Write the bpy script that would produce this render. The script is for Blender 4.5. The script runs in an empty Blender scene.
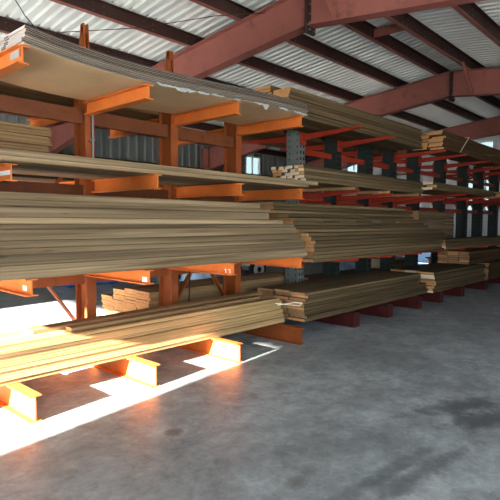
import bpy, bmesh, math, random
from mathutils import Vector, Matrix
random.seed(7)
sc = bpy.context.scene
COL = sc.collection
R_ = random.uniform

# ------------------------------------------------------------------ materials
def new_mat(name):
    m = bpy.data.materials.new(name); m.use_nodes = True
    nt = m.node_tree; b = nt.nodes['Principled BSDF']
    return m, nt, b
def N(nt, t, **k):
    n = nt.nodes.new(t)
    for a, v in k.items():
        if a in n.inputs.keys(): n.inputs[a].default_value = v
        else: setattr(n, a, v)
    return n
def ramp(nt, stops):
    r = nt.nodes.new('ShaderNodeValToRGB')
    e = r.color_ramp.elements
    while len(e) < len(stops): e.new(0.5)
    for i, (p, c) in enumerate(stops):
        e[i].position = p; e[i].color = (*c, 1)
    return r
def mixc(nt, a, b, fac, mode='MIX'):
    m = nt.nodes.new('ShaderNodeMix'); m.data_type = 'RGBA'; m.blend_type = mode
    def put(s, v):
        if hasattr(v, 'is_linked') or hasattr(v, 'links'): nt.links.new(v, s)
        elif isinstance(v, (int, float)): s.default_value = v
        else: s.default_value = (*v, 1)
    put(m.inputs[6], a); put(m.inputs[7], b); put(m.inputs[0], fac)
    return m.outputs[2]

def wood(name, dark, mid, light, vary=0.35, rough=0.75):
    m, nt, b = new_mat(name); L = nt.links.new
    tc = N(nt, 'ShaderNodeTexCoord'); oi = N(nt, 'ShaderNodeObjectInfo')
    off = N(nt, 'ShaderNodeVectorMath', operation='SCALE'); off.inputs[0].default_value = (37, 11, 23)
    L(oi.outputs['Random'], off.inputs[3])
    add = N(nt, 'ShaderNodeVectorMath', operation='ADD')
    L(tc.outputs['Object'], add.inputs[0]); L(off.outputs[0], add.inputs[1])
    mp = N(nt, 'ShaderNodeMapping'); mp.inputs['Scale'].default_value = (0.35, 34, 34)
    L(add.outputs[0], mp.inputs[0])
    n1 = N(nt, 'ShaderNodeTexNoise', Scale=1.0, Detail=5.0, Roughness=0.6, Distortion=0.6)
    L(mp.outputs[0], n1.inputs['Vector'])
    r = ramp(nt, [(0.33, dark), (0.5, mid), (0.68, light)])
    L(n1.outputs[0], r.inputs[0])
    # blotchy weathering along the board
    mp2 = N(nt, 'ShaderNodeMapping'); mp2.inputs['Scale'].default_value = (0.4, 9, 9)
    L(add.outputs[0], mp2.inputs[0])
    n2 = N(nt, 'ShaderNodeTexNoise', Scale=1.0, Detail=3.0)
    L(mp2.outputs[0], n2.inputs['Vector'])
    r2 = ramp(nt, [(0.3, (0.6, 0.58, 0.55)), (0.7, (1.2, 1.18, 1.15))])
    L(n2.outputs[0], r2.inputs[0])
    c = mixc(nt, r.outputs[0], r2.outputs[0], 0.8, 'MULTIPLY')
    # knots
    mp3 = N(nt, 'ShaderNodeMapping'); mp3.inputs['Scale'].default_value = (1.6, 9, 9)
    L(add.outputs[0], mp3.inputs[0])
    v = N(nt, 'ShaderNodeTexVoronoi', Scale=1.0); L(mp3.outputs[0], v.inputs['Vector'])
    r3 = ramp(nt, [(0.05, (1, 1, 1)), (0.11, (0, 0, 0))]); L(v.outputs['Distance'], r3.inputs[0])
    kf = N(nt, 'ShaderNodeMath', operation='MULTIPLY'); kf.inputs[1].default_value = 0.55
    L(r3.outputs[0], kf.inputs[0])
    c = mixc(nt, c, tuple(x * 0.45 for x in dark), kf.outputs[0])
    hv = N(nt, 'ShaderNodeHueSaturation')
    mr = N(nt, 'ShaderNodeMapRange'); L(oi.outputs['Random'], mr.inputs[0])
    mr.inputs[3].default_value = 1 - vary; mr.inputs[4].default_value = 1 + vary * 0.8
    L(mr.outputs[0], hv.inputs['Value']); L(c, hv.inputs['Color'])
    L(hv.outputs[0], b.inputs['Base Color']); b.inputs['Roughness'].default_value = rough; b.inputs['Specular IOR Level'].default_value = 0.15
    bp = N(nt, 'ShaderNodeBump', Strength=0.15, Distance=0.004); L(n1.outputs[0], bp.inputs['Height']); L(bp.outputs[0], b.inputs['Normal'])
    return m
def paint(name, col, rough=0.5, var=0.18, rust=None, scale=6.0, metal=0.0, rustamt=0.55):
    m, nt, b = new_mat(name); L = nt.links.new
    tc = N(nt, 'ShaderNodeTexCoord')
    n = N(nt, 'ShaderNodeTexNoise', Scale=scale, Detail=6.0, Roughness=0.65); L(tc.outputs['Object'], n.inputs['Vector'])
    r = ramp(nt, [(0.3, tuple(x * (1 - var) for x in col)), (0.7, tuple(min(1, x * (1 + var)) for x in col))]); L(n.outputs[0], r.inputs[0])
    c = r.outputs[0]
    if rust:
        n2 = N(nt, 'ShaderNodeTexNoise', Scale=scale * 2.3, Detail=8.0, Roughness=0.7); L(tc.outputs['Object'], n2.inputs['Vector'])
        r2 = ramp(nt, [(rustamt, (0, 0, 0)), (rustamt + 0.12, (1, 1, 1))]); L(n2.outputs[0], r2.inputs[0])
        c = mixc(nt, c, rust, r2.outputs[0])
    L(c, b.inputs['Base Color']); b.inputs['Roughness'].default_value = rough; b.inputs['Metallic'].default_value = metal; b.inputs['Specular IOR Level'].default_value = 0.2
    return m
M = {}
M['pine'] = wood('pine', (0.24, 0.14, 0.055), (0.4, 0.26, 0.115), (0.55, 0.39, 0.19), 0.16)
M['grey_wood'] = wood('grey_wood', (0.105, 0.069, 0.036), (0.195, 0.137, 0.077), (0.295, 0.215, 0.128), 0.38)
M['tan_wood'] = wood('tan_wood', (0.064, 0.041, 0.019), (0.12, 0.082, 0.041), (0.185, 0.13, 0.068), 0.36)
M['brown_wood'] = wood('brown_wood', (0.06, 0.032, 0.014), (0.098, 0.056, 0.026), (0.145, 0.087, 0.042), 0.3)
M['ply'] = wood('ply', (0.2, 0.115, 0.05), (0.27, 0.165, 0.078), (0.34, 0.22, 0.11), 0.22)
M['end'] = paint('end_grain', (0.60, 0.31, 0.125), 0.8, 0.22, scale=30)
M['end_dark'] = paint('end_grain_dark', (0.36, 0.2, 0.095), 0.8, 0.25, scale=30)
M['end_pale'] = paint('end_grain_pale', (0.85, 0.66, 0.45), 0.8, 0.15, scale=30)
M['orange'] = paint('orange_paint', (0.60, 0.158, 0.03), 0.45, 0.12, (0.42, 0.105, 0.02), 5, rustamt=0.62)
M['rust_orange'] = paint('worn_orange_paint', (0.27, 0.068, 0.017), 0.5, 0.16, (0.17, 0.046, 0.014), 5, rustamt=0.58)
M['beam_shaded'] = paint('shaded_orange_paint', (0.135, 0.040, 0.013), 0.55, 0.2, (0.09, 0.03, 0.012), 4, rustamt=0.55)  # orange rack paint darkened to paint in shade on front-facing upper beams
M['red'] = paint('red_paint', (0.30, 0.030, 0.013), 0.45, 0.14, (0.33, 0.03, 0.015), 6, rustamt=0.62)
M['base_red'] = paint('base_red_paint', (0.065, 0.012, 0.011), 0.45, 0.25, (0.035, 0.009, 0.009), 7)
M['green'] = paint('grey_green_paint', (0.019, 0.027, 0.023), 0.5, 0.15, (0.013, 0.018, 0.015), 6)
M['green_lit'] = paint('lit_grey_green_paint', (0.13, 0.145, 0.135), 0.5, 0.15, (0.10, 0.115, 0.105), 6)  # first column's copy, paler to paint in the light falling on it
M['slot'] = paint('slot_dark', (0.012, 0.013, 0.012), 0.9, 0.1)
M['primer'] = paint('red_primer', (0.255, 0.088, 0.070), 0.55, 0.12, (0.18, 0.066, 0.054), 2.2, rustamt=0.56)
M['purlin'] = paint('dark_primer', (0.036, 0.015, 0.0125), 0.6, 0.2, scale=3)
M['steel'] = paint('galvanised', (0.17, 0.172, 0.175), 0.45, 0.15, scale=15, metal=0.5)
M['black'] = paint('black_rubber', (0.015, 0.015, 0.016), 0.7, 0.2)
M['white'] = paint('white_paint', (0.82, 0.83, 0.82), 0.5, 0.06)
M['sticker'] = paint('sticker_grey', (0.32, 0.32, 0.31), 0.5, 0.12, scale=25)
M['paper'] = paint('white_paper_tape', (0.42, 0.42, 0.425), 0.7, 0.10, scale=9)
M['torn'] = paint('torn_grey_white_paper', (0.34, 0.335, 0.32), 0.8, 0.2, scale=30)
M['pink'] = paint('pink_paper_tape', (0.58, 0.42, 0.44), 0.6, 0.06)
M['ink'] = paint('black_ink', (0.05, 0.05, 0.055), 0.7, 0.2)
M['gyp_edge'] = paint('grey_board_edge', (0.105, 0.101, 0.088), 0.85, 0.12, scale=3)
def vary(m, lo, hi):
    nt = m.node_tree; b = nt.nodes['Principled BSDF']; src = b.inputs['Base Color'].links[0].from_socket
    oi = N(nt, 'ShaderNodeObjectInfo'); mr = N(nt, 'ShaderNodeMapRange'); mr.inputs[3].default_value = lo; mr.inputs[4].default_value = hi
    nt.links.new(oi.outputs['Random'], mr.inputs[0]); hv = N(nt, 'ShaderNodeHueSaturation')
    nt.links.new(mr.outputs[0], hv.inputs['Value']); nt.links.new(src, hv.inputs['Color']); nt.links.new(hv.outputs[0], b.inputs['Base Color'])
vary(M['gyp_edge'], 0.55, 1.5)
M['gyp_face'] = paint('tan_paper_face', (0.62, 0.42, 0.235), 0.75, 0.10, scale=2.5)
M['blue'] = paint('blue_plastic', (0.03, 0.22, 0.70), 0.45, 0.15)
M['tarp'] = paint('blue_grey_plastic', (0.17, 0.235, 0.32), 0.35, 0.3, scale=8)
M['twine'] = paint('cream_twine', (0.80, 0.74, 0.55), 0.7, 0.1)
M['dark_metal'] = paint('dark_metal', (0.03, 0.032, 0.035), 0.5, 0.2)
M['grey_metal'] = paint('grey_fender', (0.32, 0.35, 0.37), 0.4, 0.15)
M['box_orange'] = paint('cardboard_orange', (0.62, 0.30, 0.10), 0.7, 0.1)

def sheet_metal(name, col, dirt, rough=0.45, metal=0.0, amt=0.6):
    m, nt, b = new_mat(name); L = nt.links.new
    tc = N(nt, 'ShaderNodeTexCoord')
    mp = N(nt, 'ShaderNodeMapping'); mp.inputs['Scale'].default_value = (1.2, 0.35, 0.35); L(tc.outputs['Object'], mp.inputs[0])
    n = N(nt, 'ShaderNodeTexNoise', Scale=2.0, Detail=6.0, Roughness=0.6); L(mp.outputs[0], n.inputs['Vector'])
    r = ramp(nt, [(0.35, (0, 0, 0)), (0.75, (1, 1, 1))]); L(n.outputs[0], r.inputs[0])
    f = N(nt, 'ShaderNodeMath', operation='MULTIPLY'); f.inputs[1].default_value = amt; L(r.outputs[0], f.inputs[0])
    c = mixc(nt, col, dirt, f.outputs[0])
    L(c, b.inputs['Base Color']); b.inputs['Roughness'].default_value = rough; b.inputs['Metallic'].default_value = metal
    return m
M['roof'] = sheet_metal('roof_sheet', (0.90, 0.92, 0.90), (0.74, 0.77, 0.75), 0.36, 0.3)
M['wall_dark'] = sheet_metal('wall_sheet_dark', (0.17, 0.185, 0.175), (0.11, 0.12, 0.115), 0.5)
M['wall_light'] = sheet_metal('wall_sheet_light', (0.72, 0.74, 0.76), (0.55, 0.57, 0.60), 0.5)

def concrete():
    m, nt, b = new_mat('concrete_floor'); L = nt.links.new
    tc = N(nt, 'ShaderNodeTexCoord')
    n1 = N(nt, 'ShaderNodeTexNoise', Scale=0.55, Detail=8.0, Roughness=0.62, Distortion=0.5); L(tc.outputs['Object'], n1.inputs['Vector'])
    r1 = ramp(nt, [(0.32, (0.18, 0.197, 0.204)), (0.5, (0.275, 0.298, 0.306)), (0.7, (0.37, 0.40, 0.408))]); L(n1.outputs[0], r1.inputs[0])
    n2 = N(nt, 'ShaderNodeTexNoise', Scale=3.2, Detail=10.0, Roughness=0.78); L(tc.outputs['Object'], n2.inputs['Vector'])
    r2 = ramp(nt, [(0.34, (0.48, 0.48, 0.49)), (0.66, (1.36, 1.36, 1.35))]); L(n2.outputs[0], r2.inputs[0])
    c = mixc(nt, r1.outputs[0], r2.outputs[0], 0.85, 'MULTIPLY')
    n4 = N(nt, 'ShaderNodeTexNoise', Scale=11.0, Detail=10.0, Roughness=0.8, Distortion=0.8); L(tc.outputs['Object'], n4.inputs['Vector'])
    r4 = ramp(nt, [(0.36, (0.72, 0.72, 0.72)), (0.5, (1, 1, 1)), (0.66, (1.2, 1.2, 1.2))]); L(n4.outputs[0], r4.inputs[0])
    c = mixc(nt, c, r4.outputs[0], 0.8, 'MULTIPLY')
    n5 = N(nt, 'ShaderNodeTexNoise', Scale=1.1, Detail=9.0, Roughness=0.7, Distortion=1.2); L(tc.outputs['Object'], n5.inputs['Vector'])
    r5 = ramp(nt, [(0.47, (0, 0, 0)), (0.5, (1, 1, 1)), (0.53, (0, 0, 0))]); L(n5.outputs[0], r5.inputs[0])
    f5 = N(nt, 'ShaderNodeMath', operation='MULTIPLY'); f5.inputs[1].default_value = 0.22; L(r5.outputs[0], f5.inputs[0])
    c = mixc(nt, c, (0.12, 0.13, 0.135), f5.outputs[0])
    # dark worn stains, each an ellipse broken up by noise
    sep = N(nt, 'ShaderNodeSeparateXYZ'); L(tc.outputs['Object'], sep.inputs[0])
    n3 = N(nt, 'ShaderNodeTexNoise', Scale=4.5, Detail=9.0, Roughness=0.72); L(tc.outputs['Object'], n3.inputs['Vector'])
    def stain(c, cx, cy, rx, ry, ang, strength, col):
        mp = N(nt, 'ShaderNodeMapping', vector_type='TEXTURE'); mp.inputs['Location'].default_value = (cx, cy, 0)
        mp.inputs['Rotation'].default_value = (0, 0, ang); mp.inputs['Scale'].default_value = (rx, ry, 1)
        L(tc.outputs['Object'], mp.inputs[0])
        ln = N(nt, 'ShaderNodeVectorMath', operation='LENGTH'); L(mp.outputs[0], ln.inputs[0])
        ad = N(nt, 'ShaderNodeMath', operation='MULTIPLY_ADD'); ad.inputs[1].default_value = 3.0; L(n3.outputs[0], ad.inputs[0]); L(ln.outputs[1], ad.inputs[2])
        rr = ramp(nt, [(0.0, (1, 1, 1)), (0.72, (1, 1, 1)), (0.90, (0.55, 0.55, 0.55)), (1.0, (0, 0, 0))])
        dv = N(nt, 'ShaderNodeMath', operation='DIVIDE'); dv.inputs[1].default_value = 2.6; L(ad.outputs[0], dv.inputs[0]); L(dv.outputs[0], rr.inputs[0])
        f = N(nt, 'ShaderNodeMath', operation='MULTIPLY'); f.inputs[1].default_value = strength; L(rr.outputs[0], f.inputs[0])
        return mixc(nt, c, col, f.outputs[0])
    for s in STAINS: c = stain(c, *s)
    # fine cracks
    v = N(nt, 'ShaderNodeTexVoronoi', feature='DISTANCE_TO_EDGE', Scale=0.33)
    nd = N(nt, 'ShaderNodeTexNoise', Scale=1.5, Detail=5.0); L(tc.outputs['Object'], nd.inputs['Vector'])
    mx = N(nt, 'ShaderNodeVectorMath', operation='MULTIPLY_ADD'); mx.inputs[1].default_value = (0.5, 0.5, 0.5); L(nd.outputs['Color'], mx.inputs[0]); L(tc.outputs['Object'], mx.inputs[2])
    L(mx.outputs[0], v.inputs['Vector'])
    rc = ramp(nt, [(0.0, (1, 1, 1)), (0.006, (0, 0, 0))]); L(v.outputs['Distance'], rc.inputs[0])
    fc = N(nt, 'ShaderNodeMath', operation='MULTIPLY'); fc.inputs[1].default_value = 0.22; L(rc.outputs[0], fc.inputs[0])
    c = mixc(nt, c, (0.09, 0.09, 0.09), fc.outputs[0])
    L(c, b.inputs['Base Color'])
    rr = N(nt, 'ShaderNodeMapRange'); L(n1.outputs[0], rr.inputs[0]); rr.inputs[3].default_value = 0.36; rr.inputs[4].default_value = 0.62
    L(rr.outputs[0], b.inputs['Roughness'])
    bp = N(nt, 'ShaderNodeBump', Strength=0.12, Distance=0.01); L(n2.outputs[0], bp.inputs['Height']); L(bp.outputs[0], b.inputs['Normal'])
    return m
DK = (0.06, 0.066, 0.07)
STAINS = [(4.45, 1.53, 0.46, 0.17, -0.5, 0.85, DK), (4.3, 1.27, 0.46, 0.16, -0.42, 0.85, DK),
          (3.1, 1.88, 0.5, 0.26, -0.7, 0.45, (0.11, 0.118, 0.125)), (3.05, 1.30, 0.55, 0.07, -0.12, 0.6, DK), (3.0, 1.46, 0.42, 0.06, -0.1, 0.5, DK), (2.55, 1.5, 0.5, 0.07, -0.15, 0.45, DK),
          (2.42, 1.82, 0.10, 0.07, 0.2, 0.75, (0.085, 0.075, 0.065)), (2.39, 2.94, 0.08, 0.06, 0, 0.7, (0.09, 0.075, 0.06)), (4.2, 2.3, 0.5, 0.2, 0.3, 0.3, DK)]
M['floor'] = concrete()
M['ground'] = paint('pale_gravel', (0.55, 0.54, 0.51), 0.9, 0.2, scale=1.5)
def glass(name, tint):
    m, nt, b = new_mat(name); L = nt.links.new
    out = nt.nodes['Material Output']
    t = N(nt, 'ShaderNodeBsdfTransparent'); t.inputs[0].default_value = tint
    g = N(nt, 'ShaderNodeBsdfGlossy', Roughness=0.05)
    mx = N(nt, 'ShaderNodeMixShader'); mx.inputs[0].default_value = 0.08
    L(t.outputs[0], mx.inputs[1]); L(g.outputs[0], mx.inputs[2]); L(mx.outputs[0], out.inputs[0])
    return m
M['glass'] = glass('window_glass', (0.37, 0.40, 0.385, 1))
M['glass_blue'] = glass('door_dimming_pane', (0.26, 0.31, 0.38, 1))

# ------------------------------------------------------------------ mesh helpers
class MB:
    def __init__(s): s.bm = bmesh.new()
    def box(s, x0, y0, z0, x1, y1, z1, mi=0):
        vs = [s.bm.verts.new((x, y, z)) for x in (x0, x1) for y in (y0, y1) for z in (z0, z1)]
        for q in ((0, 1, 3, 2), (4, 6, 7, 5), (0, 4, 5, 1), (2, 3, 7, 6), (0, 2, 6, 4), (1, 5, 7, 3)):
            s.bm.faces.new([vs[i] for i in q]).material_index = mi
        return s
    def hexa(s, pts, mi=0):          # 8 points, ordered like box()
        vs = [s.bm.verts.new(p) for p in pts]
        for q in ((0, 1, 3, 2), (4, 6, 7, 5), (0, 4, 5, 1), (2, 3, 7, 6), (0, 2, 6, 4), (1, 5, 7, 3)):
            s.bm.faces.new([vs[i] for i in q]).material_index = mi
        return s
    def bar(s, a, b, w, h=None, mi=0, up=(0, 0, 1)):
        h = h or w; a = Vector(a); b = Vector(b); d = (b - a).normalized()
        u = Vector(up)
        if abs(d.dot(u)) > 0.98: u = Vector((0, 1, 0))
        r = d.cross(u).normalized() * w / 2; t = r.cross(d).normalized() * h / 2
        pts = [p + i * r + j * t for p in (a, b) for i in (-1, 1) for j in (-1, 1)]
        return s.hexa(pts, mi)
    def tube(s, a, b, rad, n=10, rad2=None, mi=0):
        a = Vector(a); b = Vector(b); d = (b - a)
        mat = Matrix.Translation((a + b) / 2) @ d.to_track_quat('Z', 'Y').to_matrix().to_4x4()
        bmesh.ops.create_cone(s.bm, cap_ends=True, segments=n, radius1=rad, radius2=rad if rad2 is None else rad2, depth=d.length, matrix=mat)
        return s
    def path(s, pts, rad, n=6):
        for a, b in zip(pts, pts[1:]): s.tube(a, b, rad, n)
        return s
    def build(s, name, mats, parent=None, loc=None, smooth=False):
        bmesh.ops.recalc_face_normals(s.bm, faces=s.bm.faces)
        me = bpy.data.meshes.new(name); s.bm.to_mesh(me); s.bm.free()
        for m in (mats if isinstance(mats, (list, tuple)) else [mats]): me.materials.append(m)
        if smooth:
            for p in me.polygons: p.use_smooth = True
        o = bpy.data.objects.new(name, me); COL.objects.link(o)
        if parent: o.parent = parent
        if loc: o.location = loc
        return o
def tag(o, label=None, cat=None, group=None, kind=None):
    for k, v in (('label', label), ('category', cat), ('group', group), ('kind', kind)):
        if v: o[k] = v
    return o
def empty(name, loc, label, cat, group=None):
    o = bpy.data.objects.new(name, None); COL.objects.link(o); o.location = loc
    o.empty_display_size = 0.2
    return tag(o, label, cat, group)
def struct(o): o['kind'] = 'structure'; return o

# ------------------------------------------------------------------ building shell
XL, XR, YB, YF, YRID = -4.9, 19.0, 13.0, -4.2, 4.5
SLOPE = 0.115
def rafter_top(y): return 5.02 - SLOPE * abs(y - YRID)
struct(MB().box(XL, YF, -0.12, XR, YB, 0.0).build('floor', M['floor']))
g = MB()
for a in ((-90, -90, XL, 90), (XR, -90, 90, 90), (XL, -90, XR, YF), (XL, YB, XR, 90)):
    g.box(a[0], a[1], -0.25, a[2], a[3], -0.03)
struct(g.build('ground', M['ground']))

def profile(a, b, pitch=0.17, hgt=0.046):
    """trapezoid ribs along a..b: (position, height)"""
    out = []; p = a
    while p < b - 1e-6:
        for f, h in ((0, 0), (0.55, 0), (0.66, 1), (0.89, 1)):
            q = p + f * pitch
            if q < b: out.append((q, h * hgt))
        p += pitch
    out.append((b, 0)); return out
bm = MB()
prof = profile(XL - 0.3, XR + 0.3)
for ya, yb in ((YRID, YB + 0.5), (YRID, YF - 0.5)):
    rows = []
    for y in (ya, yb):
        rows.append([[bm.bm.verts.new((x, y, rafter_top(y) + 0.215 + h + dz)) for x, h in prof] for dz in (0, 0.01)])
    for i in range(len(prof) - 1):
        for k in (0, 1):
            bm.bm.faces.new((rows[0][k][i], rows[0][k][i + 1], rows[1][k][i + 1], rows[1][k][i]))
struct(bm.build('ceiling', M['roof']))

def wall(name, axis, pos, rects, mat, ribdir):
    """corrugated sheet wall; rects = (a0, a1, z0, z1) pieces along the wall"""
    w = MB()
    for a0, a1, z0, z1 in rects:
        pf = profile(a0, a1, 0.3, 0.03)
        lo, hi = [], []
        for a, h in pf:
            p = pos + ribdir * h
            zt = z1 if z1 is not None else rafter_top(a if axis == 'X' else pos) + 0.2
            for lst, z in ((lo, z0), (hi, zt)):
                lst.append(w.bm.verts.new((p, a, z) if axis == 'X' else (a, p, z)))
        for i in range(len(pf) - 1):
            w.bm.faces.new((lo[i], lo[i + 1], hi[i + 1], hi[i]))
    return struct(w.build(name, mat))
def window(n, axis, pos, a0, a1, z0, z1, mull=1):
    f = MB(); t = 0.05
    def bx(mb, aa, ab, za, zb, d=0.05):
        if axis == 'X': mb.box(pos - d, aa, za, pos + d, ab, zb)
        else: mb.box(aa, pos - d, za, ab, pos + d, zb)
    bx(f, a0, a0 + t, z0, z1); bx(f, a1 - t, a1, z0, z1); bx(f, a0 + t, a1 - t, z0, z0 + t); bx(f, a0 + t, a1 - t, z1 - t, z1)
    for k in range(mull):
        c = a0 + (a1 - a0) * (k + 1) / (mull + 1); bx(f, c - 0.02, c + 0.02, z0 + t, z1 - t, 0.03)
    o = struct(f.build(f'window_{n}', M['white']))
    p = MB(); bx(p, a0 + t, a1 - t, z0 + t, z1 - t, 0.004); p.build('window_glass', M['glass'], o)
# back wall with one window
wx0, wx1, wz0, wz1 = 13.9, 14.75, 2.9, 4.06
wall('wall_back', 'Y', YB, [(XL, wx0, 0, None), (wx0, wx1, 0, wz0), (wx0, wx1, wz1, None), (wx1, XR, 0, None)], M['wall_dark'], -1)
window(1, 'Y', YB, wx0, wx1, wz0, wz1)
# right end wall with windows and a doorway
RW = [(11.0, 11.75, 2.9, 4.16), (6.35, 6.8, 2.0, 3.25), (5.75, 6.05, 2.0, 3.25), (5.75, 6.45, 4.12, 4.5)]
pieces = [(YF, 5.75, 0, None), (5.75, 6.05, 0, 2.0), (5.75, 6.05, 3.25, 4.12), (6.05, 6.35, 0, 4.12), (6.35, 6.45, 0, 2.0), (6.35, 6.45, 3.25, 4.12),
          (5.75, 6.45, 4.5, None), (6.45, 6.8, 0, 2.0), (6.45, 6.8, 3.25, None), (6.8, 7.85, 0, None), (7.85, 8.75, 2.1, None), (8.75, 11.0, 0, None),
          (11.0, 11.75, 0, 2.9), (11.0, 11.75, 4.16, None), (11.75, YB, 0, None)]
wall('wall_right', 'X', XR, pieces, M['wall_light'], -1)
for i, r in enumerate(RW): window(i + 2, 'X', XR, *r, mull=1 if i == 0 else 0)
d = MB()
for a, b_, z0, z1 in ((7.85, 7.93, 0, 2.1), (8.67, 8.75, 0, 2.1), (7.93, 8.67, 2.02, 2.1)): d.box(XR - 0.06, a, z0, XR + 0.06, b_, z1)
dr = struct(d.build('door_1', M['white']))
MB().box(XR - 0.006, 7.93, 0.02, XR + 0.006, 8.67, 2.02).build('door_dimming_pane', M['glass_blue'], dr)  # tinted pane added to dim the bright open doorway
# left end wall: the big opening the low sun shines through
OY0, OY1, OZ = 2.70, 8.2, 2.94
wall('wall_left', 'X', XL, [(YF, OY0, 0, None), (OY0, OY1, OZ, None), (OY1, YB, 0, None)], M['wall_light'], 1)
# front wall behind the camera, unseen; wide opening sized to tune the light
wall('wall_front', 'Y', YF, [(XL, -3.8, 0, None), (-3.8, 5.5, 3.95, None), (5.5, XR, 0, None)], M['wall_light'], 1)

# steel frames: tapered rafters on wall columns
def tapered(mb, x, pts, fw=0.2, ft=0.016, wt=0.012):
    """pts: (y, ztop, zbot) along the rafter; I-section in the YZ plane"""
    for (y0, t0, b0), (y1, t1, b1) in zip(pts, pts[1:]):
        def seg(xa, xb, za0, zb0, za1, zb1):
            mb.hexa([(xa, y0, za0), (xa, y0, zb0), (xa, y1, za1), (xa, y1, zb1), (xb, y0, za0), (xb, y0, zb0), (xb, y1, za1), (xb, y1, zb1)])
        seg(x - wt / 2, x + wt / 2, b0 + ft, t0 - ft, b1 + ft, t1 - ft)
        seg(x - fw / 2, x + fw / 2, b0, b0 + ft, b1, b1 + ft)
        seg(x - fw / 2, x + fw / 2, t0 - ft, t0, t1 - ft, t1)
FX = (0.7, 6.2, 11.7, 17.2)
for x in FX:
    mb = MB()
    for s, ye in ((1, YB - 0.12), (-1, YF + 0.12)):
        yk = ye - s * 2.6
        tapered(mb, x, [(YRID, rafter_top(YRID), 4.46), (yk, rafter_top(yk), rafter_top(yk) - 0.55), (ye - s * 0.35, rafter_top(ye), rafter_top(ye) - 0.78)])
    o = struct(mb.build('rafter_beam', M['primer']))
    c = MB()
    for s, ye in ((1, YB - 0.12), (-1, YF + 0.12)):
        zt = rafter_top(ye) - 0.02
        for (ya, yb2) in ((ye - s * 0.016, ye), (ye - s * 0.35, ye - s * 0.334)):
            c.box(x - 0.1, min(ya, yb2), 0, x + 0.1, max(ya, yb2), zt)
        c.box(x - 0.006, min(ye, ye - s * 0.34), 0, x + 0.006, max(ye, ye - s * 0.34), zt)
    struct(c.build('frame_column', M['primer'], o))
    p = MB().box(x - 0.11, YRID - 0.022, 4.36, x + 0.11, YRID + 0.022, 5.0)
    p.build('splice_plate', M['purlin'], o)
    p = MB()
    for zz in (4.4, 4.5, 4.62, 4.76, 4.9):
        for yy in (-0.045, 0.045):
            for xx in (-0.06, 0.06): p.tube((x + xx, YRID + yy - 0.012, zz), (x + xx, YRID + yy + 0.012, zz), 0.015, 6)
    p.build('bolt', M['steel'], o)
    # fly braces from purlin down to the rafter's lower flange
    for yy in (4.05,):
        p = MB().bar((x - 0.62, yy, rafter_top(yy) + 0.03), (x - 0.05, yy - 0.02, rafter_top(yy) - 0.5), 0.045, 0.045)
        p.build('fly_brace', M['primer'], o)
PY = [12.5, 11.15, 9.75, 8.42, 7.06, 5.82, 4.8, 4.08, 2.98, 1.6, 0.25, -1.1, -2.45, -3.8]
for y in PY:
    mb = MB(); z0 = rafter_top(y) + 0.003; s = 1 if y > YRID else -1
    x0, x1 = XL + 0.05, XR - 0.05
    mb.box(x0, y - 0.005, z0, x1, y + 0.005, z0 + 0.2)
    mb.box(x0, y + 0.005, z0, x1, y + 0.07, z0 + 0.01, 1)                # lower lip
    mb.box(x0, y - 0.07, z0 + 0.19, x1, y - 0.005, z0 + 0.2)
    mb.box(x0, y - 0.008, z0 - 0.002, x1, y + 0.008, z0 + 0.012, 1)
    o = struct(mb.build('purlin_beam', [M['purlin'], M['primer']]))
    if 2 < y < 10:
        b2 = MB()
        xx = 1.5
        while xx < 14:
            for dx in (-0.09, 0.09):
                for dz in (0.05, 0.15): b2.tube((xx + dx, y - 0.014, z0 + dz), (xx + dx, y + 0.014, z0 + dz), 0.007, 5)
            xx += 0.92 if not 6.0 < xx < 6.4 else 0.46
        b2.build('bolt', M['steel'], o)
for x in (8.6, 13.4):
    struct(MB().bar((x, 4.78, rafter_top(4.8) + 0.10), (x, 4.10, rafter_top(4.08) + 0.10), 0.02, 0.16).build('ridge_beam', M['primer']))
# girts on the back wall
for z in (1.2, 2.25, 3.3):
    struct(MB().box(XL + 0.05, YB - 0.18, z, XR - 0.05, YB - 0.045, z + 0.07).build('trim_1', M['purlin']))
struct(MB().box(XR - 0.18, 5.0, 3.45, XR - 0.045, YB - 0.2, 3.52).build('trim_2', M['primer']))

# ------------------------------------------------------------------ orange cantilever rack
KX = [1.748 + 1.1696 * k for k in range(4)]
YT, YC0, YC1, YREAR = 3.90, 5.03, 5.28, 6.48
rack = empty('cantilever_rack', (3.5, 5.15, 0), 'tall orange steel cantilever rack holding drywall and long boards on the left', 'storage rack')
rl = Vector((3.5, 5.15, 0))
def R(mb, name, mat, par=None):
    o = mb.build(name, mat, par or rack)
    if par is None: o.location = -rl
    return o
def ibeam_y(mb, x, ya, yb, z0, z1, fw, ft=0.01, wt=0.01):
    ya, yb = min(ya, yb), max(ya, yb)
    mb.box(x - wt / 2, ya, z0 + ft, x + wt / 2, yb, z1 - ft)
    mb.box(x - fw / 2, ya, z0, x + fw / 2, yb, z0 + ft); mb.box(x - fw / 2, ya, z1 - ft, x + fw / 2, yb, z1)
ARMZ = {1: [1.135, 1.13, 1.13, 1.132], 2: [2.03, 2.035, 2.02, 2.02], 3: [2.92, 2.862, 2.915, 2.94]}
ARMX = {1: [0.0, -0.05, -0.08, 0.0], 2: [-0.1, 0.05, 0.03, 0.0], 3: [-0.03, -0.03, 0.0, -0.01]}
ARMY = {1: YT, 2: 3.90, 3: 3.92}
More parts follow.
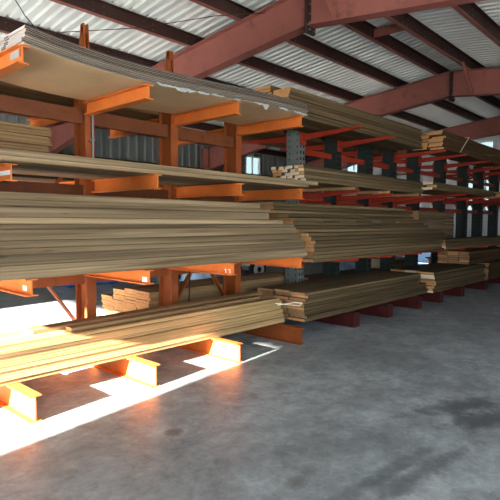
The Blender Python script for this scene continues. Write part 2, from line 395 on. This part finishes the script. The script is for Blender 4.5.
for k, x in enumerate(KX):
    c = MB()
    c.box(x - 0.055, YC0, 0.0, x + 0.055, YC0 + 0.014, 3.36); c.box(x - 0.055, YC1 - 0.014, 0.0, x + 0.055, YC1, 3.36)
    c.box(x - 0.006, YC0 + 0.014, 0.0, x + 0.006, YC1 - 0.014, 3.36)
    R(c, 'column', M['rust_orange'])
    if k in (1, 2):
        b = MB()
        for xx in (x - 0.03, x + 0.014):
            b.hexa([(xx, 5.04, 3.1), (xx, 5.09, 3.72), (xx, 5.27, 3.1), (xx, 5.15, 3.72), (xx + 0.016, 5.04, 3.1), (xx + 0.016, 5.09, 3.72), (xx + 0.016, 5.27, 3.1), (xx + 0.016, 5.15, 3.72)])
        b.box(x - 0.03, 5.10, 3.62, x + 0.03, 5.14, 3.7)
        R(b, 'top_lug', M['rust_orange'])
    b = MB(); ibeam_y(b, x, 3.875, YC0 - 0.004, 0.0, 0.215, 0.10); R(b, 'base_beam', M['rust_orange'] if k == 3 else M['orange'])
    b = MB(); ibeam_y(b, x, YC1 + 0.004, YREAR, 0.0, 0.215, 0.10); R(b, 'base_beam', M['orange'])
    for t in (1, 2, 3):
        zt = ARMZ[t][k]; ax = x + ARMX[t][k]
        b = MB(); ibeam_y(b, ax, ARMY[t] + (0.1 if (t == 2 and k == 0) else 0), YC0 - 0.004, zt - 0.135, zt, 0.095)
        arm = R(b, 'arm', M['orange'])
        def plate(y0, y1, z0, z1, mat, name, label=None):
            q = MB().box(ax - 0.0075, y0, z0, ax - 0.0052, y1, z1).build(name, mat, arm)
            if label: q['label'] = label
            return q
        if (t, k) == (3, 0): plate(3.97, 4.13, zt - 0.075, zt - 0.02, M['sticker'], 'sticker', 'grey sticker'); plate(3.935, 3.96, zt - 0.08, zt - 0.02, M['rust_orange'], 'bolt_slot')
        if (t, k) == (2, 0): plate(4.01, 4.2, zt - 0.085, zt - 0.05, M['white'], 'sticker', 'white label strip')
        if (t, k) == (1, 0): plate(3.98, 4.05, zt - 0.1, zt - 0.06, M['white'], 'sticker', 'white sticker')
        if (t, k) == (1, 1): plate(3.935, 4.01, zt - 0.118, zt - 0.07, M['white'], 'sticker', 'white sticker')
        if (t, k) == (1, 2):
            q = MB()
            for yy in (4.02, 3.955):      # two small painted figures, 1 and 7
                q.box(ax - 0.0075, yy - 0.004, zt - 0.115, ax - 0.0052, yy + 0.006, zt - 0.07)
                q.box(ax - 0.0075, yy + 0.006, zt - 0.078, ax - 0.0052, yy + (0.018 if yy > 4 else 0.03), zt - 0.07)
            q.box(ax - 0.0075, 4.005, zt - 0.115, ax - 0.0052, 4.035, zt - 0.108)
            q.build('painted_lettering', M['white'], arm)['label'] = 'small white painted figures'
        if (t, k) == (2, 3):
            for yy, zz in ((3.95, 0.045), (4.02, 0.075)): MB().tube((ax - 0.008, yy, zt - zz), (ax + 0.004, yy, zt - zz), 0.008, 8).build('bolt', M['dark_metal'], arm)
        b = MB(); ibeam_y(b, x, YC1 + 0.004, YREAR, zt - 0.13, zt, 0.095); R(b, 'arm', M['orange'])
    if k < 3:
        x2 = KX[k + 1]
        for z, bh in ((0.90, 0.115), (1.86, 0.12), (2.64, 0.155)):
            b = MB().box(x + 0.058, 5.08, z, x2 - 0.058, 5.10, z + bh); b.box(x + 0.058, 5.10, z, x2 - 0.058, 5.15, z + 0.012); b.box(x + 0.058, 5.10, z + bh - 0.012, x2 - 0.058, 5.15, z + bh)
            R(b, 'spreader_beam', M['rust_orange'] if z < 1 else M['beam_shaded'])
        br = {0: [(x2 - 0.42, 0.895, x2 - 0.06, 0.40), (x2 - 0.42, 1.855, x2 - 0.06, 2.3)], 1: [], 2: [(x2 - 0.40, 0.895, x2 - 0.06, 0.42), (x + 0.40, 0.895, x + 0.06, 0.42)]}[k]
        for xa, za, xb, zb in br:
            R(MB().bar((xa, 5.19, za), (xb, 5.19, zb), 0.02, 0.07, up=(0, 1, 0)), 'brace', M['rust_orange'])
q = MB().tube((KX[1] + 0.02, 5.005, 2.25), (KX[1] + 0.02, 5.005, 2.87), 0.012, 8)
for z in (2.45, 2.78): q.box(KX[1] - 0.02, 4.99, z, KX[1] + 0.05, 5.03, z + 0.02)
R(q, 'conduit_pipe', M['steel'])

# ------------------------------------------------------------------ green and red rack
GX = [6.72, 7.82, 8.98, 10.0, 11.18, 12.70, 14.3, 15.55, 17.0]
rack2 = empty('cantilever_rack', (11.5, 5.15, 0), 'grey-green perforated steel rack with thin red arms stretching to the far end', 'storage rack')
rl2 = Vector((11.5, 5.15, 0))
def R2(mb, name, mat, par=None):
    o = mb.build(name, mat, par or rack2)
    if par is None: o.location = -rl2
    return o
def tip_z(t, x):
    return {1: 1.045, 2: 2.075 if x < 10.6 else 2.22, 3: 3.03 if x < 10.6 else 3.07}[t]
for k, x in enumerate(GX):
    c = MB().box(x - 0.08, 5.0, 0.0, x + 0.08, 5.26, 3.25)
    s = c; z = 0.3
    while z < 3.2:
        for yy in (5.03, 5.19): s.box(x - 0.0825, yy, z, x - 0.079, yy + 0.018, z + 0.03, 1)
        for xx in (-0.055, 0.02): s.box(x + xx, 4.9975, z, x + xx + 0.035, 5.001, z + 0.05, 1)
        s.box(x + 0.079, 5.0, z, x + 0.086, 5.26, z + 0.05, 1)
        z += 0.1
    R2(c, 'column', [M['green_lit'] if k == 0 else M['green'], M['slot']])
    b = MB().box(x - 0.085, 3.93, 0.0, x + 0.085, 4.97, 0.2); b.box(x - 0.1, 3.93, 0.2, x + 0.1, 4.97, 0.212)
    R2(b, 'base_beam', M['base_red'])
    b = MB().box(x - 0.085, 5.29, 0.0, x + 0.085, 6.4, 0.2); R2(b, 'base_beam', M['base_red'])
    for t in (1, 2, 3):
        zt = tip_z(t, x)
        for s_, yr, ytip in ((1, 4.99, 3.93), (-1, 5.27, 6.35)):
            if t == 3 and k == 2 and s_ == 1: continue
            w0, w1 = 0.035, 0.022
            b = MB().hexa([(x - w1, ytip, zt - 0.035), (x - w1, ytip, zt), (x - w0, yr, zt - 0.12), (x - w0, yr, zt - 0.02),
                           (x + w1, ytip, zt - 0.035), (x + w1, ytip, zt), (x + w0, yr, zt - 0.12), (x + w0, yr, zt - 0.02)])
            ylo, yhi = (yr - 0.02, yr) if s_ == 1 else (yr, yr + 0.02)
            b.box(x - 0.075, ylo, zt - 0.18, x + 0.075, yhi, zt + 0.03)
            R2(b, 'arm', M['red'])
    if k < len(GX) - 1:
        x2 = GX[k + 1]
        for z in (2.72, 1.86):
            R2(MB().box(x + 0.088, 5.1, z, x2 - 0.082, 5.16, z + 0.09), 'spreader_beam', M['red'])

# ------------------------------------------------------------------ lumber
ORD = ['bottom', 'second', 'third', 'fourth', 'fifth', 'sixth', 'seventh', 'eighth', 'ninth', 'tenth', 'eleventh', 'twelfth', 'thirteenth', 'fourteenth', 'fifteenth', 'sixteenth', 'seventeenth', 'eighteenth', 'nineteenth', 'twentieth']
ROW = ['front-row', 'second-row', 'third-row', 'fourth-row', 'fifth-row', 'sixth-row', 'seventh-row', 'eighth-row']
def board(name, x0, x1, y0, z0, w, t, mats, bow=0.0, label=None, cat='board', group=None, zfun=None, nseg=6, ang=0.0):
    bm = bmesh.new(); L = x1 - x0; cx = (x0 + x1) / 2
    rings = []
    c = min(0.004, t * 0.12)
    for i in range(nseg + 1):
        u = i / nseg; x = -L / 2 + L * u
        dy = bow * (1 - (2 * u - 1) ** 2)
        dz = zfun(cx + x) if zfun else 0
        yz = [(-w / 2 + c, -t / 2), (w / 2 - c, -t / 2), (w / 2, -t / 2 + c), (w / 2, t / 2 - c), (w / 2 - c, t / 2), (-w / 2 + c, t / 2), (-w / 2, t / 2 - c), (-w / 2, -t / 2 + c)]
        rings.append([bm.verts.new((x, y + dy, z + dz)) for y, z in yz])
    for a, b_ in zip(rings, rings[1:]):
        for j in range(8): bm.faces.new((a[j], a[(j + 1) % 8], b_[(j + 1) % 8], b_[j]))
    bm.faces.new(rings[0]).material_index = 1; bm.faces.new(rings[-1]).material_index = 1
    bmesh.ops.recalc_face_normals(bm, faces=bm.faces)
    me = bpy.data.meshes.new(name); bm.to_mesh(me); bm.free()
    for m in mats: me.materials.append(m)
    o = bpy.data.objects.new(name, me); COL.objects.link(o)
    o.location = (cx, y0 + w / 2, z0 + t / 2); o.rotation_euler = (0, 0, ang)
    return tag(o, label, cat, group)
def stack(S, group, x0, x1, y0, z0, layers, cols, mats, jx0=0.03, jx1=0.03, jy=0.0, name='lumber_board', gap=0.0014, x0f=None, x1f=None, ends=None, bow=0.0016, what='board', skip=None, x0c=None, yl=None):
    z = z0; nl = len(layers)
    if x0 > 5.0: gap = 0.0045
    for i, t in enumerate(layers):
        y = y0 + R_(-jy, jy) * (0 if i == 0 else 1) + (yl(i) if yl else 0)
        a0 = x0f(i) if x0f else x0; b = x1f(i) if x1f else x1
        for j, w in enumerate(cols):
            a = a0 + (x0c[j] if x0c else 0)
            if not (skip and skip(i, j)):
                mm = list(mats)
                if ends: mm[1] = random.choice(ends)
                o_ = 'top' if i == nl - 1 and nl > 1 else ORD[i]
                board(name, a + R_(-jx0, jx0), b + R_(-jx1, jx1), y, z, w - 0.002, t - gap, mm, R_(-bow, bow),
                      f'{ROW[j]} {what} in the {o_} layer of {S}', 'board', group)
            y += w + 0.004
        z += t
    return z
GW, PN, TW, BW = M['grey_wood'], M['pine'], M['tan_wood'], M['brown_wood']
E1, E2, E3 = M['end'], M['end_dark'], M['end_pale']

# sunlit stack on the orange floor beams
lay = [0.040, 0.037, 0.038, 0.039, 0.037, 0.040, 0.038, 0.039, 0.038]
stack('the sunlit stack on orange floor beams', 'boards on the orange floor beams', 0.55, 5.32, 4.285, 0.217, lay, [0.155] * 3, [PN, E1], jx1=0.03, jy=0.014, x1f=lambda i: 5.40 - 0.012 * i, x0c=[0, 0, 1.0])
zt0 = 0.217 + sum(lay)
for xa, xb, y, w, an, mt, lb in ((2.3, 5.0, 4.36, 0.10, 0.02, M['ply'], 'narrow shade-tinted brown plank lying lengthwise near the front on top of the sunlit stack'),
                                (2.0, 5.35, 4.57, 0.16, 0.055, M['ply'], 'long loose shade-tinted reddish plank lying along the rear of the sunlit stack')):
    board('loose_plank', xa, xb, y, zt0 + 0.001, w, 0.036, [mt, E1], 0.012, lb, 'plank', 'loose planks on the sunlit stack', ang=an)  # plank brown stands in for shade over the stack's top

# tall weathered stack on the first orange arms
lay = [0.070, 0.040, 0.088, 0.044, 0.060, 0.086, 0.042, 0.050, 0.086, 0.046, 0.060]
ends_o1 = [5.40, 5.39, 5.37, 5.32, 5.28, 5.16, 5.08, 4.90, 4.68, 4.62, 4.48]
stack('the tall weathered stack on lowest orange arms', 'boards on the lowest orange arms', 0.35, 5.3, 3.925, 1.137, lay, [0.262] * 3, [GW, E1], jx1=0.025, jy=0.028, x1f=lambda i: ends_o1[i], ends=[E1, E2])

# wide planks on the second orange arms
stack('the thin spread on middle orange arms', 'planks on the middle orange arms', 0.5, 5.5, 3.86, 2.037, [0.036, 0.05], [0.29, 0.29, 0.27, 0.24], [GW, E2], jx1=0.04, jy=0.01, x1f=lambda i: (5.3, 5.56)[i], what='plank', name='wide_plank')

# drywall sheets on the top orange arms
def lag(x):
    P = [(1.72, 2.924), (2.89, 2.868), (4.08, 2.92), (5.25, 2.948)]
    s = 0
    for i, (xi, zi) in enumerate(P):
        l = zi
        for j, (xj, _) in enumerate(P):
            if i != j: l *= (x - xj) / (xi - xj)
        s += l
    return s
ns = 10; th = 0.0145
for i in range(ns):
    xa, xb = 1.72 + R_(-0.03, 0.02), 5.33 + R_(-0.015, 0.015)
    y0 = 3.885 + R_(-0.013, 0.013)
    nm = 'top' if i == ns - 1 else ORD[i]
    o = board('drywall_sheet', xa, xb, y0, 0, 1.115, th - 0.0042, [M['gyp_edge'], M['paper']], 0.0, f'{nm} sheet of the grey-edged drywall stack on the highest orange arms', 'drywall sheet', 'drywall sheets on the top arms',
              zfun=lambda x: lag(x) + 0.003 + i * th, nseg=14)
    me = o.data; me.materials.append(M['gyp_face'])
    for p in me.polygons:
        if p.normal.z < -0.9 or p.normal.z > 0.9: p.material_index = 2
    cx = (xa + xb) / 2
    zc = lag(xa) + 0.003 + i * th + o.location.z - (th) / 2
    if i % 3 == 1 or i % 3 == 2:
        for yy in (4.18, 4.42): MB().box(xa - cx - 0.002, yy - o.location.y, lag(xa) + 0.003 + i * th - 0.004, xa - cx + 0.001, yy + 0.08 - o.location.y, lag(xa) + 0.003 + i * th + 0.004).build('printed_mark', M['ink'], o)
    q = MB().box(xa - cx - 0.0015, 4.55 - o.location.y, lag(xa) + 0.003 + i * th - 0.0065, xa - cx + 0.001, 4.75 - o.location.y, lag(xa) + 0.003 + i * th + 0.0065)
    q.build('tape_patch', M['pink'], o)['label'] = 'pink tape patch'
# torn paper hanging from the lowest sheet's front edge
low = [o for o in COL.objects if o.name.startswith('drywall_sheet')][0]
rt = random.Random(5)
for xa, xb, amp in ((2.93, 3.16, 0.018), (3.15, 3.42, 0.032), (3.44, 3.60, 0.02), (3.62, 3.80, 0.014), (3.95, 4.06, 0.03), (4.28, 4.42, 0.016), (4.42, 4.53, 0.075), (4.72, 4.9, 0.022), (5.0, 5.3, 0.016)):
    q = MB(); n = max(3, int((xb - xa) / 0.03)); ring = []
    for i in range(n + 1):
        x = xa + (xb - xa) * i / n; e = 0.15 if i in (0, n) else rt.uniform(0.35, 1.0)
        if amp > 0.05: e = 0.1 + 0.9 * math.sin(math.pi * i / n) ** 2
        zt = lag(x) + 0.004 + rt.uniform(0.004, 0.014); zb = lag(x) + 0.004 - amp * e
        yt, yb = 3.866, 3.866 - rt.uniform(0.0, 0.016)
        ring.append([q.bm.verts.new((x - low.location.x, y - low.location.y, z - low.location.z)) for y, z in ((yt, zt), (yb, zb), (yb + 0.003, zb), (yt + 0.003, zt))])
    for a, b_ in zip(ring, ring[1:]):
        for k in range(4): q.bm.faces.new((a[k], a[(k + 1) % 4], b_[(k + 1) % 4], b_[k]))
    q.bm.faces.new(ring[0]); q.bm.faces.new(ring[-1])
    q.build('torn_paper', M['torn'], low)['label'] = 'torn white paper edge'

# plywood on the rear orange arms (third and second tier)
stack('the plywood pile on the highest rear orange arms', 'plywood on the highest rear arms', 1.0, 4.6, 5.30, 2.945, [0.022] * 6, [1.14], [M['ply'], E2], name='plywood_sheet', what='sheet', jy=0.01)
stack('the low grey-brown base on the middle rear arms', 'boards on the middle rear arms', 0.6, 5.1, 5.30, 2.037, [0.071] * 4, [0.38] * 3, [BW, E2], jy=0.015)
stack('the ragged plywood pile behind the orange column', 'plywood on the middle rear arms', 0.6, 2.62, 5.30, 2.322, [0.0325] * 8, [1.14], [M['ply'], E2], name='plywood_sheet', what='sheet', jx1=0.045, jy=0.015)

# wide boards on the rear floor beams: stepped ends
zz = [8, 8, 7, 4]
Y = 5.31
for j in range(4):
    stack_y = Y + j * 0.31
    z = 0.217; n = (12, 12, 11, 8)[j]
    for i in range(n):
        t = 0.038
        board('wide_board', 3.9 + R_(-0.02, 0.02) + 0.02 * j, 7.3 + R_(-0.1, 0.1), stack_y, z, 0.292, t - 0.0012, [M['ply'], E1], R_(-0.003, 0.003),
              f'{ROW[j].replace("row", "column")} board, {"top" if i == n - 1 else ORD[i]} of its column, stepped pile behind orange columns', 'board', 'wide boards on the rear floor beams')
        z += t

# red rack, floor level
def xA1(i): return 9.62 if i < 5 else 9.3
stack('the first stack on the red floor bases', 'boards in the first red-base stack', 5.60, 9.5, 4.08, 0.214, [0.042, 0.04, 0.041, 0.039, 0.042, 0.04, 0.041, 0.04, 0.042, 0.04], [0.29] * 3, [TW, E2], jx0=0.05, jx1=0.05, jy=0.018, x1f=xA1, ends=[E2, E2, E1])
o = board('short_batten', 5.42, 6.3, 3.80, 0.36, 0.09, 0.06, [TW, E3], 0, 'short pale-ended batten poking out at the front left of the first red-base stack', 'batten')
bpy.data.objects.remove(o)
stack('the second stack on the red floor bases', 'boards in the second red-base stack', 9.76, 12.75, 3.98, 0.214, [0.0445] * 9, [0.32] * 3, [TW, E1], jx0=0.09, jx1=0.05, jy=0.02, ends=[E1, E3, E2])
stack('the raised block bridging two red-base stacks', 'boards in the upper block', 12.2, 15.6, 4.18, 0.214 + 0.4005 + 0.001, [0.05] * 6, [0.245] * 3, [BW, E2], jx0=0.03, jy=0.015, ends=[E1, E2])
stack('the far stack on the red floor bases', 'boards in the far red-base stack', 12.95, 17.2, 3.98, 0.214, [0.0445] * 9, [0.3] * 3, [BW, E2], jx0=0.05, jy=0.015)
# rear floor level of the red rack
stack('the low brown pile behind the red-base stacks', 'boards behind the red-base stacks', 7.55, 11.2, 5.33, 0.214, [0.085] * 3, [0.5, 0.5], [BW, E1], jx0=0.03, jy=0.01)

# red rack, first arms
layD = [0.048, 0.052, 0.046, 0.054, 0.05, 0.048, 0.056, 0.05, 0.046, 0.05, 0.054, 0.048, 0.05, 0.046, 0.05, 0.048]
x0D = [5.58, 5.60, 5.57, 5.58, 5.55, 5.56, 5.50, 5.46, 5.42, 5.28, 5.26, 5.22, 5.16, 4.88, 4.86, 4.85]
x1D = [10.05, 9.95, 10.0, 10.06, 9.96, 9.98, 10.02, 9.9, 9.45, 9.5, 9.35, 9.4, 8.9, 8.75, 8.8, 8.5]
stack('the big stack on the lowest red arms', 'boards on the lowest red arms', 5.5, 10, 3.94, 1.048, layD, [0.285, 0.285, 0.285],
      [TW, E2], jx0=0.05, jx1=0.05, jy=0.03, x0f=lambda i: x0D[i], x1f=lambda i: x1D[i], ends=[E2, E2, E1, E1], yl=lambda i: 0 if i < 8 else 0.10)
stack('the thin layers on the far lowest red arms', 'thin boards on the far lowest red arms', 10.25, 15.2, 3.98, 1.048, [0.07, 0.06, 0.07], [0.25, 0.25], [TW, E1], jx0=0.04, jx1=0.3, jy=0.03, ends=[E1, E3])
stack('the set-back block on the lowest red arms', 'boards in the set-back block', 10.15, 12.1, 4.52, 1.048, [0.088] * 9, [0.42], [GW, E2], jx0=0.02, jx1=0.01, jy=0.004)

# red rack, second arms
stack('the pale-ended bundle on the middle red arms', 'bundle on the middle red arms', 5.40, 9.05, 3.97, 2.128, [0.044] * 5, [0.088] * 6, [TW, E3], jx0=0.04, jx1=0.08, jy=0.012, ends=[E3, E3, E1], name='lumber_stud', what='stud')
stack('the low rear bundle on the middle red arms', 'rear bundle on the middle red arms', 5.5, 8.6, 4.62, 2.128, [0.05] * 2, [0.085] * 4, [BW, E1], jx0=0.12, jx1=0.05, jy=0.01, ends=[E1, E2], name='lumber_stud', what='stud')
# bearers lift the bundle over the planks' ends
for x, lb in ((6.72, 'nearest'), (7.82, 'middle'), (8.95, 'farthest')):
    board('bearer', x - 0.045, x + 0.045, 3.97, 2.0775, 0.98, 0.048, [BW, E2], 0, f'{lb} short bearer across a red arm under the pale-ended bundle', 'bearer', nseg=2)
stack('the ragged layers on the far middle red arms', 'boards on the far middle red arms', 9.5, 13.4, 3.97, 2.225, [0.05, 0.055, 0.05], [0.2, 0.2, 0.2, 0.2], [TW, E1], jx0=0.28, jx1=0.4, jy=0.03, ends=[E1, E3])
stack('the last layers on the far middle red arms', 'last boards on the middle red arms', 13.9, 17.4, 3.97, 2.225, [0.055, 0.055, 0.055], [0.22, 0.22], [TW, E1], jx0=0.2, jx1=0.2, jy=0.03, ends=[E1, E2])

# red rack, top arms
stack('the lower front half, first highest bundle', 'first bundle on the highest red arms', 5.42, 9.62, 4.25, 3.035, [0.046] * 8, [0.30], [TW, E1], jx0=0.03, jx1=0.05, jy=0.012, what='plank', name='wide_plank')
stack('the taller rear half of the first bundle', 'first bundle on the highest red arms', 5.46, 9.55, 4.62, 3.035, [0.046] * 10, [0.30], [TW, E1], jx0=0.04, jx1=0.05, jy=0.012, what='plank', name='wide_plank')
stack('the strapped bundle on the highest red arms', 'strapped bundle on the highest red arms', 10.15, 14.2, 4.05, 3.075, [0.046] * 8, [0.29, 0.3], [BW, E1], jx0=0.11, jx1=0.05, jy=0.01, what='plank', name='wide_plank')
stack('the last bundle on the highest red arms', 'last bundle on the highest red arms', 14.35, 17.6, 4.05, 3.075, [0.046] * 8, [0.29, 0.3], [BW, E1], jx0=0.04, jx1=0.05, jy=0.01, what='plank', name='wide_plank')
stack('the dark layers on the highest rear red arms', 'boards on the highest rear red arms', 6.2, 10.45, 5.33, 3.035, [0.07] * 3, [0.5, 0.5], [BW, E2], jx0=0.05, jy=0.01)

# ------------------------------------------------------------------ straps, cords
b = MB(); xb, xt, y0, y1, z0, z1 = 11.0, 11.5, 4.018, 4.70, 3.09, 3.462
for a, c in (((xb, y0, z0), (xt, y0, z1)), ((xt, y0, z1), (xt, y1, z1)), ((xt, y1, z1), (xb, y1, z0))): b.bar(a, c, 0.02, 0.006, up=(0, 1, 0) if a[1] == c[1] else (0, 0, 1))
tag(b.build('strap', M['twine']), 'cream strap tied round a plank bundle on the highest red arms', 'strap')
b = MB()
b.path([(4.72, 3.885, 0.60), (4.95, 3.84, 0.56), (5.12, 3.82, 0.53), (5.18, 3.83, 0.555), (5.08, 3.85, 0.575), (4.76, 3.885, 0.575)], 0.006)
tag(b.build('twine_loop', M['twine']), 'cream twine loop hanging at the right end of the sunlit stack', 'twine')
b = MB(); b.path([(4.35, 5.05, 1.0), (4.352, 5.05, 0.75), (4.34, 5.05, 0.5), (4.34, 5.04, 0.3), (4.34, 5.04, 0.0)], 0.009)
tag(b.build('cord', M['black']), 'thin black cord hanging between orange columns under the weathered stack', 'cord')
b = MB(); b.path([(3.06, 7.28, 4.70), (2.75, 6.2, 4.05), (2.39, 5.0, 3.42), (2.38, 4.9, 3.05)], 0.006)
tag(b.build('ceiling_cable', M['black']), 'thin black cable slanting down from the roof above the drywall', 'cable')
b = MB(); b.path([(3.87, 7.93, 4.56), (4.91, 6.91, 4.68), (5.59, 5.88, 4.80), (6.18, 5.35, 4.88)], 0.007)
tag(b.build('brace_rod', M['purlin']), 'thin dark rod running under the roof to the nearest rafter', 'brace rod')

# ------------------------------------------------------------------ background behind the racks
def lumpy(name, cx, cy, sx, sy, sz, mat, label, cat, folds=9):
    bm = bmesh.new(); bmesh.ops.create_uvsphere(bm, u_segments=48, v_segments=24, radius=1)
    for v in bm.verts:
        a = math.atan2(v.co.y, v.co.x); r = 1 + 0.05 * math.sin(folds * a + 3 * v.co.z) + 0.03 * math.sin(folds * 2.3 * a + 1)
        z = v.co.z; zz_ = max(-0.93, z)
        v.co = (v.co.x * r * sx * (1 + 0.15 * (z < 0)), v.co.y * r * sy * (1 + 0.15 * (z < 0)), (zz_ + 0.93) / 1.93 * sz)
    me = bpy.data.meshes.new(name); bm.to_mesh(me); bm.free(); me.materials.append(mat)
    for p in me.polygons: p.use_smooth = True
    o = bpy.data.objects.new(name, me); COL.objects.link(o); o.location = (cx, cy, 0)
    return tag(o, label, cat)
lumpy('plastic_bundle', 6.9, 7.6, 0.42, 0.42, 0.95, M['tarp'], 'blue-grey bulging plastic bundle seen between orange columns', 'bundle', 7)
lumpy('plastic_bundle', 12.4, 7.5, 0.38, 0.38, 0.72, M['tarp'], 'blue-grey creased plastic bundle seen between green columns', 'bundle', 11)
# long blue bin on the floor by the back wall
bb = empty('storage_bin', (6.5, 11.5, 0), 'long bright blue bin on the floor near the back wall', 'bin')
q = MB()
x0, x1, y0, y1 = -0.68, 0.72, -0.35, 0.35
q.box(x0, y0, 0.02, x1, y1, 0.05); q.box(x0, y0, 0.05, x1, y0 + 0.03, 0.34); q.box(x0, y1 - 0.03, 0.05, x1, y1, 0.34); q.box(x0, y0 + 0.03, 0.05, x0 + 0.03, y1 - 0.03, 0.34); q.box(x1 - 0.03, y0 + 0.03, 0.05, x1, y1 - 0.03, 0.34)
q.build('body', M['blue'], bb)
MB().box(x0 - 0.02, y0 - 0.02, 0.34, x1 + 0.02, y1 + 0.02, 0.37).build('lid', M['blue'], bb)
for sx in (x0 + 0.1, x1 - 0.18): MB().box(sx, y0 + 0.05, 0, sx + 0.08, y1 - 0.05, 0.02).build('foot', M['black'], bb)
# small blue tub among the rear plywood
# trailer with a white wheel rim
tr_ = empty('utility_trailer', (10.0, 9.1, 0), 'dark utility trailer with a white wheel rim parked behind the racks', 'trailer')
q = MB()
q.box(-0.9, 0.05, 0.55, 1.9, 1.45, 0.62); q.box(-0.9, 0.05, 0.62, 1.9, 0.09, 0.95); q.box(-0.9, 1.41, 0.62, 1.9, 1.45, 0.95); q.box(-0.9, 0.09, 0.62, -0.86, 1.41, 0.95); q.box(1.86, 0.09, 0.62, 1.9, 1.41, 0.95)
q.build('bed', M['dark_metal'], tr_)
for sx, yy in ((0.1, -0.2), (0.1, 1.5)):
    w = MB().tube((sx, yy, 0.31), (sx, yy + 0.2, 0.31), 0.31, 28).build('wheel', M['black'], tr_)
    r_ = MB().tube((sx, yy - 0.012, 0.31), (sx, yy + 0.212, 0.31), 0.2, 24).build('rim', M['white'], w)
    h = MB().tube((sx, yy - 0.03, 0.31), (sx, yy + 0.23, 0.31), 0.075, 14).build('hub', M['dark_metal'], w)
    f = MB()
    pts = [(sx + 0.42 * math.cos(a), 0.31 + 0.40 * math.sin(a)) for a in [math.pi * i / 10 for i in range(11)]]
    for (xa, za), (xb, zb) in zip(pts, pts[1:]): f.bar((xa, yy + 0.1, za), (xb, yy + 0.1, zb), 0.26, 0.012, up=(0, 0, 1))
    f.build('fender', M['grey_metal'], tr_)
MB().bar((-0.9, 0.75, 0.58), (-2.0, 0.75, 0.5), 0.08, 0.08).build('drawbar', M['dark_metal'], tr_)
MB().tube((-1.85, 0.75, 0.0), (-1.85, 0.75, 0.5), 0.03, 8).build('stand', M['dark_metal'], tr_)
MB().tube((0.1, -0.0, 0.31), (0.1, 1.5, 0.31), 0.04, 8).build('axle', M['dark_metal'], tr_)
stack('the yellow plywood pile by the end doorway', 'yellow plywood by the end doorway', 14.6, 16.2, 7.3, 0.0, [0.07] * 6, [1.0], [PN, E3], name='plywood_sheet', what='sheet', jy=0.01)
cb = empty('cardboard_box', (17.6, 7.0, 0), 'small orange-brown cardboard box on the floor near the end wall', 'box')
q = MB().box(-0.3, -0.3, 0, 0.3, 0.3, 0.3); q.build('body', M['box_orange'], cb)
for s in (-1, 1): MB().hexa([(-0.3, s * 0.3 - 0.004, 0.3), (-0.3, s * 0.3 + 0.004, 0.302), (-0.3, s * 0.45 - 0.004, 0.36), (-0.3, s * 0.45 + 0.004, 0.364), (0.3, s * 0.3 - 0.004, 0.3), (0.3, s * 0.3 + 0.004, 0.302), (0.3, s * 0.45 - 0.004, 0.36), (0.3, s * 0.45 + 0.004, 0.364)]).build('flap', M['box_orange'], cb)

# ------------------------------------------------------------------ light
sun = bpy.data.lights.new('sun', 'SUN'); so = bpy.data.objects.new('sun', sun); COL.objects.link(so)
sun.energy = 42.0; sun.angle = math.radians(0.7); sun.color = (1.0, 0.95, 0.87)
so.rotation_euler = Vector((3.3, 0.43, -1.0)).to_track_quat('-Z', 'Y').to_euler()
so['kind'] = 'helper'
w = bpy.data.worlds.new('world'); sc.world = w; w.use_nodes = True
bg = w.node_tree.nodes['Background']; bg.inputs[0].default_value = (0.74, 0.88, 1.0, 1); bg.inputs[1].default_value = 3.0
def portal(name, loc, rot, sx, sy):
    l = bpy.data.lights.new(name, 'AREA'); l.shape = 'RECTANGLE'; l.size = sx; l.size_y = sy
    l.cycles.is_portal = True
    o = bpy.data.objects.new(name, l); COL.objects.link(o); o.location = loc; o.rotation_euler = rot
portal('portal', (XL - 0.02, (OY0 + OY1) / 2, OZ / 2), (0, -math.pi / 2, 0), OZ, OY1 - OY0)
portal('portal', ((5.5 - 3.8) / 2, YF - 0.02, 1.98), (math.pi / 2, 0, 0), 9.3, 3.95)

# ------------------------------------------------------------------ camera
f, yaw, pitch, roll = 504.959, .74017, -.057293, .0067849
F = Vector((math.cos(yaw) * math.cos(pitch), math.sin(yaw) * math.cos(pitch), math.sin(pitch)))
Rv = Vector((math.sin(yaw), -math.cos(yaw), 0)); U = Rv.cross(F)
R3 = Rv * math.cos(roll) + U * math.sin(roll); U3 = -Rv * math.sin(roll) + U * math.cos(roll)
cam = bpy.data.cameras.new('camera'); co = bpy.data.objects.new('camera', cam); COL.objects.link(co)
co.matrix_world = Matrix(((R3.x, U3.x, -F.x, 0), (R3.y, U3.y, -F.y, 0), (R3.z, U3.z, -F.z, 1.6), (0, 0, 0, 1)))
cam.sensor_width = 36; cam.lens = f / 500 * 36; cam.clip_end = 300
sc.camera = co
sc.view_settings.view_transform = 'Standard'; sc.view_settings.look = 'None'; sc.view_settings.gamma = 1
sc.view_settings.exposure = 1.4
try:
    sc.cycles.use_denoising = True
    sc.cycles.max_bounces = 10; sc.cycles.diffuse_bounces = 6
except Exception: pass
